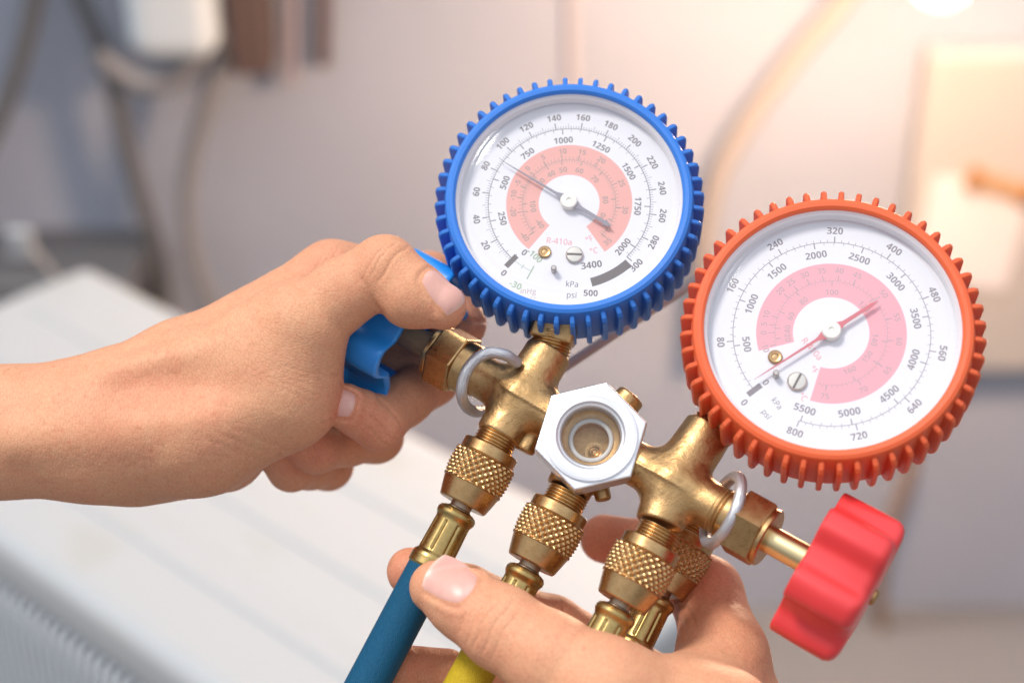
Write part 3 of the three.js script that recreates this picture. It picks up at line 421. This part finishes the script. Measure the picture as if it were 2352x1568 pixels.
function gauge(kind, C, N, k, needleDeg, tailLen, label, screws) {
  const g = sub(manifold, 'pressure_gauge', label), Z = N.clone().normalize(), X = V(0, 1, 0).cross(Z).normalize(), Y = Z.clone().cross(X);
  const F = new THREE.Matrix4().makeBasis(X, Y, Z).setPosition(C).scale(V(k, k, k)), T = (m) => F.clone().multiply(m), turnY = new THREE.Matrix4().makeRotationX(Math.PI / 2);   // lathe y -> local z
  const boot = kind === 'blue' ? blueBoot : redBoot;
  part(g, 'rubber_boot', revolve([[34.6, -2.2], [34.9, -0.6], [35.5, 0.0], [36.6, 0.1], [37.6, -0.4], [38.0, -1.2], [38.1, -2.2], [38.4, -3.2], [38.4, -23], [37.8, -25.5], [36, -27], [20, -28.5], [0, -28.5]], 160, null, 0.5), boot, T(turnY));
  for (let i = 0; i < 52; i++) placed(g, 'boot_rib', ribGeo, boot, T(new THREE.Matrix4().makeRotationZ((i + 0.3) / 52 * 2 * Math.PI).multiply(new THREE.Matrix4().makeTranslation(38.2, 0, 0))));
  part(g, 'case_ring', revolve([[34.9, -1.4], [34.3, -1.9], [33.9, -2.6], [33.6, -7]], 120, null, 0.4), clearRim, T(turnY));
  part(g, 'lens', revolve([[0, 1.6], [10, 1.45], [20, 0.95], [27, 0.3], [30.6, -0.25], [31.6, -0.9], [32.3, -1.0], [32.9, -0.7], [33.6, -0.75], [34.2, -1.2], [34.8, -1.6]], 120, null, 0.35), lensMat, T(turnY));
  const dial = new THREE.CircleGeometry(33.8, 96);
  part(g, 'dial', dial, new THREE.MeshPhysicalMaterial({ map: dialTexture(kind), roughness: 0.5 }), T(new THREE.Matrix4().makeTranslation(0, 0, -6)));
  const nm = kind === 'blue' ? white(0.25, 0.235, 0.27, 0.5) : white(0.58, 0.14, 0.16, 0.5), sh = new THREE.Shape();
  sh.moveTo(25.5, 0); sh.lineTo(20, 0.2); sh.lineTo(5, 0.48); sh.quadraticCurveTo(3.4, 0.9, 2.4, 1.7); sh.lineTo(-2.4, 1.7); sh.quadraticCurveTo(-3.4, 0.9, -4.5, 0.7); sh.lineTo(-tailLen + 2.8, 0.6); sh.lineTo(-tailLen + 2.4, kind === 'blue' ? 1.35 : 0.7); sh.lineTo(-tailLen, 0.0); sh.lineTo(-tailLen + 2.4, kind === 'blue' ? -1.35 : -0.7); sh.lineTo(-tailLen + 2.8, -0.6); sh.lineTo(-4.5, -0.7); sh.quadraticCurveTo(-3.4, -0.9, -2.4, -1.7); sh.lineTo(2.4, -1.7); sh.quadraticCurveTo(3.4, -0.9, 5, -0.48); sh.lineTo(20, -0.2); sh.closePath();
  part(g, 'needle', new THREE.ExtrudeGeometry(sh, { depth: 0.35, bevelEnabled: false }), nm, T(new THREE.Matrix4().makeTranslation(0, 0, -4.4).multiply(new THREE.Matrix4().makeRotationZ(needleDeg * Math.PI / 180)).multiply(new THREE.Matrix4().makeScale(1, 0.78, 1))));
  part(g, 'needle_hub', revolve([[2.6, -5.9], [2.7, -3.9], [2.4, -3.3], [0.8, -3.2], [0.6, -3.6], [0, -3.6]], 40, null, 0.4), white(0.80, 0.77, 0.70, 0.3), T(turnY));
  const [rivet, pin, screw] = screws, mv = (p) => T(new THREE.Matrix4().makeTranslation(p[0], p[1], 0).multiply(turnY));
  part(g, 'rivet', revolve([[2.0, -6.1], [2.0, -5.5], [1.6, -5.2], [1.0, -5.3], [0.8, -5.6], [0, -5.5]], 28, null, 0.4), brassTurned, mv(rivet));
  part(g, 'stop_pin', revolve([[0.9, -6.1], [0.9, -3.2], [0.6, -2.9], [0, -2.9]], 16), new THREE.MeshStandardMaterial({ color: 0xb0aaa4, metalness: 0.9, roughness: 0.35 }), mv(pin));
  const steel = new THREE.MeshStandardMaterial({ color: 0xcac4ba, metalness: 0.95, roughness: 0.32 });
  part(g, 'dial_screw', revolve([[2.7, -6.1], [2.7, -5.3], [2.3, -4.9], [0, -4.8]], 32, null, 0.4), steel, mv(screw));
  part(g, 'screw_slot', new THREE.BoxGeometry(4.6, 0.6, 0.3), white(0.12, 0.1, 0.09), T(new THREE.Matrix4().makeTranslation(screw[0], screw[1], -4.85).multiply(new THREE.Matrix4().makeRotationZ(kind === 'blue' ? -0.05 : 1.1))));
  return g;
}
const CB = U(1306, 449, -10), NB = V(-0.06, 0.30, 0.95), CR = U(1912, 747, 26), NR = V(-0.13, 0.325, 0.93);
gauge('blue', CB, NB, 1, 147, 15.5, 'blue rubber booted low pressure gauge with grey needle', [[-7.3, -16.2], [-4.4, -22.2], [1.8, -17.2]]);
gauge('red', CR, NR, 1.04, 214, 15.5, 'red rubber booted high pressure gauge with red needle at zero', [[-15.3, -7.2], [-15.1, -12.6], [-9.4, -14.3]]);
{ // gauge sockets
  for (const [P, Q, n] of [[U(1260, 812, -13), U(1278, 742, -14), NB], [U(1626, 992, 7), U(1690, 930, 9), NR]]) {
    const d = Q.clone().sub(P), F = frame(P, d, n);
    part(manifold, 'gauge_thread', thread(6.5, 6.5, 1.0, 0.4), brassTurned, F);
    part(manifold, 'gauge_socket', boxUv(new RoundedBoxGeometry(13.5, 10, 12.5, 3, 1.2)), brass, F.clone().multiply(new THREE.Matrix4().makeTranslation(0, 8.8, 0)));
  }
}
{ // thin hanging wire behind the gauges
  const p = [U(1620, 628, -70), U(1570, 664, -68), U(1440, 748, -60), U(1310, 834, -52), U(1240, 880, -46)], o = thing('hanging_wire', 'thin bare straight wire behind blue gauge and brass body', 'wire', p.at(-1));
  part(o, 'rod', new THREE.TubeGeometry(new THREE.CatmullRomCurve3(p), 30, 1.7, 10), white(0.42, 0.33, 0.29, 0.5));
}

// ---------------------------------------------------------------- hands
// spec: palm [bone, blend], fingers [[bones], ...] (first bone melts into the palm), dents, creases, blush
function buildHand(spec) {
  for (const m of spec.nails) { m.L = m.l.clone().addScaledVector(m.n, -m.l.dot(m.n)).normalize(); m.W = m.n.clone().cross(m.L); }
  const bones = [...spec.palm.map((x) => x[0]), ...spec.fingers.flat()];
  const sdf = (p) => {
    let d = 1e3; for (const [c, k] of spec.palm) d = smin(d, dCone(p, c), k);
    for (const s of spec.dents) { const q = Math.hypot((p.x - s.p.x) / s.r[0], (p.y - s.p.y) / s.r[1], (p.z - s.p.z) / s.r[2]); d = smax(d, (1 - q) * Math.min(...s.r), s.k); }
    for (const f of spec.fingers) { let e = dCone(p, f[0]); if (!f.free) d = smin(d, e, f.root ?? 6); for (let i = 1; i < f.length; i++) e = smin(e, dCone(p, f[i]), f[i].k ?? 2.5); d = smin(d, e, 0.4); }
    return d + detail(p);
  };
  const fsdf = (i) => (p) => { const f = spec.fingers[i]; let e = dCone(p, f[0]); for (let k = 1; k < f.length; k++) e = smin(e, dCone(p, f[k]), f[k].k ?? 2.5); return e + detail(p); };
  const detail = (p) => {
    let d = 0;
    for (const c of spec.creases) { const x = p.x - c.p.x, y = p.y - c.p.y, z = p.z - c.p.z, l = Math.hypot(x, y, z); if (l > c.r) continue; const a = x * c.n.x + y * c.n.y + z * c.n.z + c.wave * Math.sin(l * 0.9), m = 1 - sstep(c.r * 0.45, c.r, l); d += c.d * m * Math.exp(-((a / c.w) ** 2)); }
    for (const m of spec.nails) { const x = p.x - m.c.x, y = p.y - m.c.y, z = p.z - m.c.z, h = x * m.n.x + y * m.n.y + z * m.n.z; if (h < -6 || h > 8) continue; const u = (x * m.L.x + y * m.L.y + z * m.L.z) / m.a, w = (x * m.W.x + y * m.W.y + z * m.W.z) / m.b, rho = (u ** 4 + w ** 4) ** 0.25; if (rho > 1.7) continue; const back = 1 - sstep(0.45, 0.8, u); d += 0.26 * Math.exp(-(((rho - 1.04) / 0.085) ** 2)) * (0.35 + 0.65 * back) - 0.22 * back * Math.exp(-(((rho - 1.26) / 0.13) ** 2)); }
    return d + 0.35 * (noise3(p.x * 0.11 + 9, p.y * 0.11, p.z * 0.11) - 0.5) + 0.10 * (noise3(p.x * 0.5, p.y * 0.5 + 3, p.z * 0.5) - 0.5);
  };
  const lo = V(1e3, 1e3, 1e3), hi = V(-1e3, -1e3, -1e3); for (const b of bones) for (const [q, r] of [[b.a, b.r1], [b.b, b.r2]]) { lo.min(V(q.x - r - 4, q.y - r - 4, q.z - r - 4)); hi.max(V(q.x + r + 4, q.y + r + 4, q.z + r + 4)); }
  if (spec.clipLo) lo.max(spec.clipLo); if (spec.clipHi) hi.min(spec.clipHi);
  const s = surface(sdf, lo, hi, 0.75), F = bones.map((b) => { const y = b.b.clone().sub(b.a).normalize(), x = y.clone().cross(V(0, 0, 1)).normalize(), z = x.clone().cross(y), r = (b.r1 + b.r2) / 2, TS = 24, turns = Math.max(1, Math.round(2 * Math.PI * r / TS)); return { y, x, z, TS, turns, a: b.a }; });
  const g = withUv(s, (p) => { let best = 0, bd = 1e9; bones.forEach((b, i) => { if (b.r1 < 5) return; const d = dCone(p, b); if (d < bd) { bd = d; best = i; } }); return best; },
    (o, p) => { const f = F[o], q = p.clone().sub(f.a); return [q.dot(f.y) / f.TS + o * 0.37, Math.atan2(q.dot(f.x), q.dot(f.z)) / (2 * Math.PI) * f.turns + o * 0.21, f.turns]; },
    (p) => { let w = 0; for (const b of spec.blush) w += b.a * Math.exp(-((p.distanceTo(b.p) / b.r) ** 2)); w = clamp(w * (0.65 + 0.7 * noise3(p.x * 0.25, p.y * 0.25, p.z * 0.25)) + 0.42 * (noise3(p.x * 0.07, p.y * 0.07 + 7, p.z * 0.07) - 0.4) + 0.3 * (noise3(p.x * 0.19 + 4, p.y * 0.19, p.z * 0.19) - 0.4), -0.04, 1); return [1 - 0.03 * w, 1 - 0.24 * w, 1 - 0.20 * w]; });
  return { g, fsdf };
}
// nail: a curved plate laid on the skin; c centre, l towards the tip, n outwards, half sizes a (length) and b (width)
function nailGeo(sdf, c, l, n, a, b) {
  const L = l.clone().addScaledVector(n, -l.dot(n)).normalize(), W = n.clone().cross(L), M = 22, pos = [], col = [], idx = [], q = V();
  const hit = (u, w) => { let t = 6; for (let i = 0; i < 40; i++) { q.copy(c).addScaledVector(L, u).addScaledVector(W, w).addScaledVector(n, t); const d = sdf(q); if (d < 0.02) break; t -= Math.max(0.02, d * 0.7); if (t < -3) break; } return Math.max(t, -3); };
  for (let j = 0; j <= M; j++) for (let i = 0; i <= M; i++) {
    let x = i / M * 2 - 1, y = j / M * 2 - 1; const sx = x * Math.sqrt(1 - 0.30 * y * y), sy = y * Math.sqrt(1 - (y > 0 ? 0.34 : 0.42) * x * x), edge = Math.max(Math.abs(x), Math.abs(y)), u = sy * a, w = sx * b * (y > 0 ? 1 : 1 - 0.1 * y * y), t = hit(u, w);
    q.copy(c).addScaledVector(L, u).addScaledVector(W, w).addScaledVector(n, t + 0.42 * (1 - edge ** 6) - 0.18 + (y > 0 ? 0.25 * y ** 3 : 0));
    pos.push(q.x, q.y, q.z); const tip = 0.7 * sstep(0.84, 0.94, sy + 0.1 * x * x), lun = 1 - sstep(0.24, 0.36, Math.hypot(x * 0.75, (y + 1.02) * 0.8)), k = 0.06 * (noise3(x * 3 + 5, y * 9, 1) - 0.5);
    col.push(1 + 0.06 * tip + 0.04 * lun + k, 1 + 0.34 * tip + 0.14 * lun + k, 1 + 0.24 * tip + 0.16 * lun + k);
  }
  for (let j = 0; j < M; j++) for (let i = 0; i < M; i++) { const k = j * (M + 1) + i; idx.push(k, k + 1, k + M + 1, k + 1, k + M + 2, k + M + 1); }
  const g = new THREE.BufferGeometry(); g.setAttribute('position', new THREE.Float32BufferAttribute(pos, 3)); g.setAttribute('color', new THREE.Float32BufferAttribute(col.map((x) => Math.min(x, 1.4)), 3)); g.setIndex(idx); g.computeVertexNormals();
  if (g.attributes.normal.getX(M * 12) * n.x + g.attributes.normal.getY(M * 12) * n.y + g.attributes.normal.getZ(M * 12) * n.z < 0) { idx.reverse(); g.setIndex(idx); g.computeVertexNormals(); }
  return g;
}
const chain = (pts0, opt = {}) => { const f = [], pts = opt.plain || pts0[1][2] ? pts0 : pts0.flatMap((p, i) => (i && i < pts0.length - 1 ? [p, [p[0].clone().lerp(pts0[i + 1][0], 0.5), (p[1] + pts0[i + 1][1]) * 0.465, 3]] : [p])); for (let i = 0; i < pts.length - 1; i++) f.push(Object.assign(rc(pts[i][0], pts[i + 1][0], pts[i][1], pts[i + 1][1]), { k: pts[i][2] })); return Object.assign(f, opt); };
const crease = (p, n, r, d, w, wave = 0.25) => ({ p, n: n.normalize(), r, d, w, wave });
const along = (a, b) => b.clone().sub(a).normalize();

{ // hand turning the blue knob, with its forearm
  const thIP = U(884, 618, 4), thTip = U(1016, 702, 8), thMP = U(690, 752, 2);
  const spec = {
    palm: [
      [rc(U(-760, 1016, -14), U(240, 985, -8), 21, 20.5), 8], [rc(U(-760, 1000, -30), U(260, 985, -22), 20.5, 18.5), 8], [rc(U(240, 985, -8), U(450, 962, -6), 20.5, 21.5), 10],
      [rc(U(450, 962, -6), U(634, 892, -4), 21.5, 17.8), 10], [rc(U(640, 892, -4), thMP, 17.5, 13.0), 9], [rc(U(330, 915, -12), U(420, 862, -14), 17, 15.5), 9], [rc(U(420, 862, -14), U(762, 640, -38), 15.5, 11.3), 8],
      [rc(U(400, 905, -34), U(720, 730, -56), 16, 12), 10], [rc(U(330, 1062, -16), U(515, 1046, -26), 12.6, 11.6), 7], [rc(U(540, 985, -32), U(700, 860, -56), 13, 12), 8],
      [rc(U(395, 830, 0), U(640, 705, 2), 3.2, 3.4), 8], [rc(U(270, 862, 6), U(500, 806, 5), 2.6, 3.2), 7], [rc(U(40, 1010, 9), U(330, 990, 11), 2.4, 2.4), 9],
    ],
    fingers: [
      chain([[U(610, 800, -2), 14], [thMP, 12.0, 5], [U(790, 672, 3), 9.6, 5], [thIP, 9.7, 3], [U(945, 676, 6), 9.4, 4], [thTip, 7.0, 2]], { root: 8 }),
      chain([[U(762, 640, -38), 11.3], [U(985, 642, -52), 9.0], [U(1058, 742, -48), 8.0], [U(1000, 826, -40), 7.0]]),
      chain([[U(720, 740, -58), 11.5], [U(990, 868, -44), 9.0], [U(868, 972, -18), 8.2], [U(792, 932, -8), 7.0]]),
      chain([[U(700, 800, -60), 11.0], [U(862, 1000, -54), 8.9], [U(722, 1026, -28), 8.2], [U(668, 988, -20), 7.0]]),
      chain([[U(660, 870, -60), 10.0], [U(752, 1068, -62), 8.2], [U(668, 1072, -38), 7.6], [U(632, 1032, -28), 6.6]]),
    ],
    dents: [{ p: U(392, 886, 19.5), r: [12, 5, 8], k: 8 }],
    creases: [
      crease(U(858, 690, 12), along(U(858, 690, 0), U(950, 640, 0)), 13, 0.5, 0.7), crease(U(905, 600, 12), along(thIP, thTip), 10, 0.32, 0.5), crease(U(880, 590, 13), along(thIP, thTip), 9, 0.22, 0.45), crease(U(858, 600, 13), along(thIP, thTip), 9, 0.2, 0.45),
      ...[0, 1, 2].map((i) => crease(U(330 + i * 13, 1000 + (i % 3) * 22, 13), V(1, 0.12 - i * 0.03, 0), 20, 0.07, 0.5, 0.3)),
      crease(U(868, 972, -10), along(U(990, 868, 0), U(868, 972, 0)), 11, 0.4, 0.6), crease(U(850, 985, -10), along(U(990, 868, 0), U(868, 972, 0)), 11, 0.3, 0.5), crease(U(900, 948, -12), along(U(990, 868, 0), U(868, 972, 0)), 10, 0.35, 0.5), crease(U(722, 1022, -16), along(U(862, 998, 0), U(722, 1022, 0)), 10, 0.4, 0.5), crease(U(705, 1024, -16), along(U(862, 998, 0), U(722, 1022, 0)), 10, 0.3, 0.5),
      crease(U(1085, 735, -42), V(0.2, 1, 0), 10, 0.5, 0.7),
      ...[0, 1, 2, 3, 4].map((i) => crease(U(690 - i * 14, 850 + i * 9, 12), V(0.25 + 0.05 * i, 1, 0), 15, 0.10, 0.45, 0.2)), ...[0, 1, 2].map((i) => crease(U(600 - i * 30, 1010 + i * 12, 10), V(0.5, 1, 0), 16, 0.13, 0.5, 0.3)), ...[0, 1, 2].map((i) => crease(U(735 + i * 14, 590 - i * 4, -22), V(1, -0.5, 0), 12, 0.2, 0.5, 0.2)),
    ],
    blush: [{ p: thTip, r: 13, a: 0.55 }, { p: thIP, r: 12, a: 0.25 }, { p: U(868, 972, -10), r: 13, a: 0.6 }, { p: U(785, 936, -2), r: 10, a: 0.5 }, { p: U(722, 1022, -16), r: 12, a: 0.55 }, { p: U(668, 1064, -26), r: 13, a: 0.5 }, { p: U(1058, 742, -42), r: 20, a: 0.5 }, { p: U(985, 642, -45), r: 12, a: 0.4 }, { p: U(700, 600, -25), r: 16, a: 0.35 }, { p: U(330, 930, 10), r: 22, a: 0.3 }],
    nails: [{ c: U(1016, 666, 12), l: along(thIP, thTip), n: V(0.37, 0.64, 0.67).normalize(), a: 7.2, b: 5.3, f: 0 }, { c: U(783, 929, -5), l: along(U(868, 972, -18), U(792, 932, -8)), n: V(-0.1, 0.30, 0.95).normalize(), a: 5.2, b: 4.4, f: 2 }],
    clipLo: V(-290, -70, -95),
  };
  const { g, fsdf } = buildHand(spec), o = thing('hand', 'bare hand and forearm turning the blue valve knob with thumb on top', 'hand', U(0, 1000, -10));
  part(o, 'skin', g, skin);
  spec.nails.forEach((m, i) => part(o, i ? 'finger_nail' : 'thumb_nail', nailGeo(fsdf(m.f), m.c, m.l, m.n, m.a, m.b), nailMat));
}
{ // hand holding the hoses from below
  const IP = U(1150, 1440, 30), TIP = U(1002, 1348, 21), MP = U(1385, 1592, 40);
  const spec = {
    palm: [
      [rc(MP, U(1640, 1700, 30), 14.5, 17), 8], [rc(U(1640, 1700, 30), U(1720, 1860, 0), 19, 24), 12], [rc(U(1720, 1860, 0), U(1840, 2380, -8), 23, 23), 12], [rc(U(1662, 1502, 0), U(1700, 1720, -6), 12.6, 18), 14], [rc(U(1480, 1640, -30), U(1640, 1840, -20), 14, 22), 14], [rc(U(1490, 1605, 34), U(1640, 1535, 8), 5, 8), 12],
    ],
    fingers: [
      chain([[MP, 14.0], [U(1262, 1512, 36), 11.8, 6], [IP, 10.9, 5], [U(1068, 1388, 25), 9.6, 4], [TIP, 7.7, 2]], { root: 8 }),
      chain([[U(1662, 1502, 0), 12.6], [U(1622, 1362, -20), 10.6, 5], [U(1480, 1258, -44), 8.8, 3], [U(1388, 1237, -50), 8.0]], { root: 5 }),
      chain([[U(1500, 1580, -36), 11.0], [U(1268, 1438, -30), 9.4], [U(1075, 1358, -16), 8.0], [U(944, 1313, -10), 7.4]]),
      chain([[U(1430, 1690, -36), 10.5], [U(1180, 1626, -24), 9.2], [U(1020, 1556, -8), 8.2], [U(926, 1536, -2), 7.4]]),
    ],
    dents: [],
    creases: [
      crease(U(1100, 1420, 38), along(TIP, IP), 11, 0.30, 0.5), crease(U(1120, 1425, 39), along(TIP, IP), 11, 0.38, 0.55), crease(U(1142, 1440, 40), along(TIP, IP), 12, 0.3, 0.5), crease(U(1080, 1402, 36), along(TIP, IP), 10, 0.22, 0.45), crease(U(1165, 1455, 40), along(TIP, IP), 10, 0.2, 0.45),
      crease(U(1560, 1395, 0), V(0.6, 0.8, 0.1), 14, 0.45, 0.7), crease(U(1540, 1420, 0), V(0.55, 0.8, 0.1), 12, 0.3, 0.6), crease(U(1300, 1420, -20), V(1, 0.3, 0), 9, 0.4, 0.6), crease(U(1045, 1500, 0), V(1, 0.1, 0), 8, 0.4, 0.6),
    ],
    blush: [{ p: TIP, r: 12, a: 0.4 }, { p: IP, r: 16, a: 0.35 }, { p: U(944, 1313, -4), r: 12, a: 0.9 }, { p: U(1388, 1237, -44), r: 20, a: 0.7 }, { p: U(926, 1536, 4), r: 16, a: 0.8 }, { p: U(1622, 1362, -12), r: 16, a: 0.5 }, { p: U(1268, 1438, -24), r: 16, a: 0.4 }],
    nails: [{ c: U(1036, 1332, 30), l: along(IP, TIP), n: V(0.06, 0.34, 0.94).normalize(), a: 7.4, b: 6.6, f: 0 }],
    clipLo: V(-60, -250, -80), clipHi: V(130, -40, 70),
  };
  const { g, fsdf } = buildHand(spec), o = thing('hand', 'bare hand holding the hose couplings from below, thumb over the blue hose', 'hand', U(1640, 1800, 0));
  part(o, 'skin', g, skin);
  spec.nails.forEach((m) => part(o, 'thumb_nail', nailGeo(fsdf(m.f), m.c, m.l, m.n, m.a, m.b), nailMat));
}
renderer.render(scene, camera);
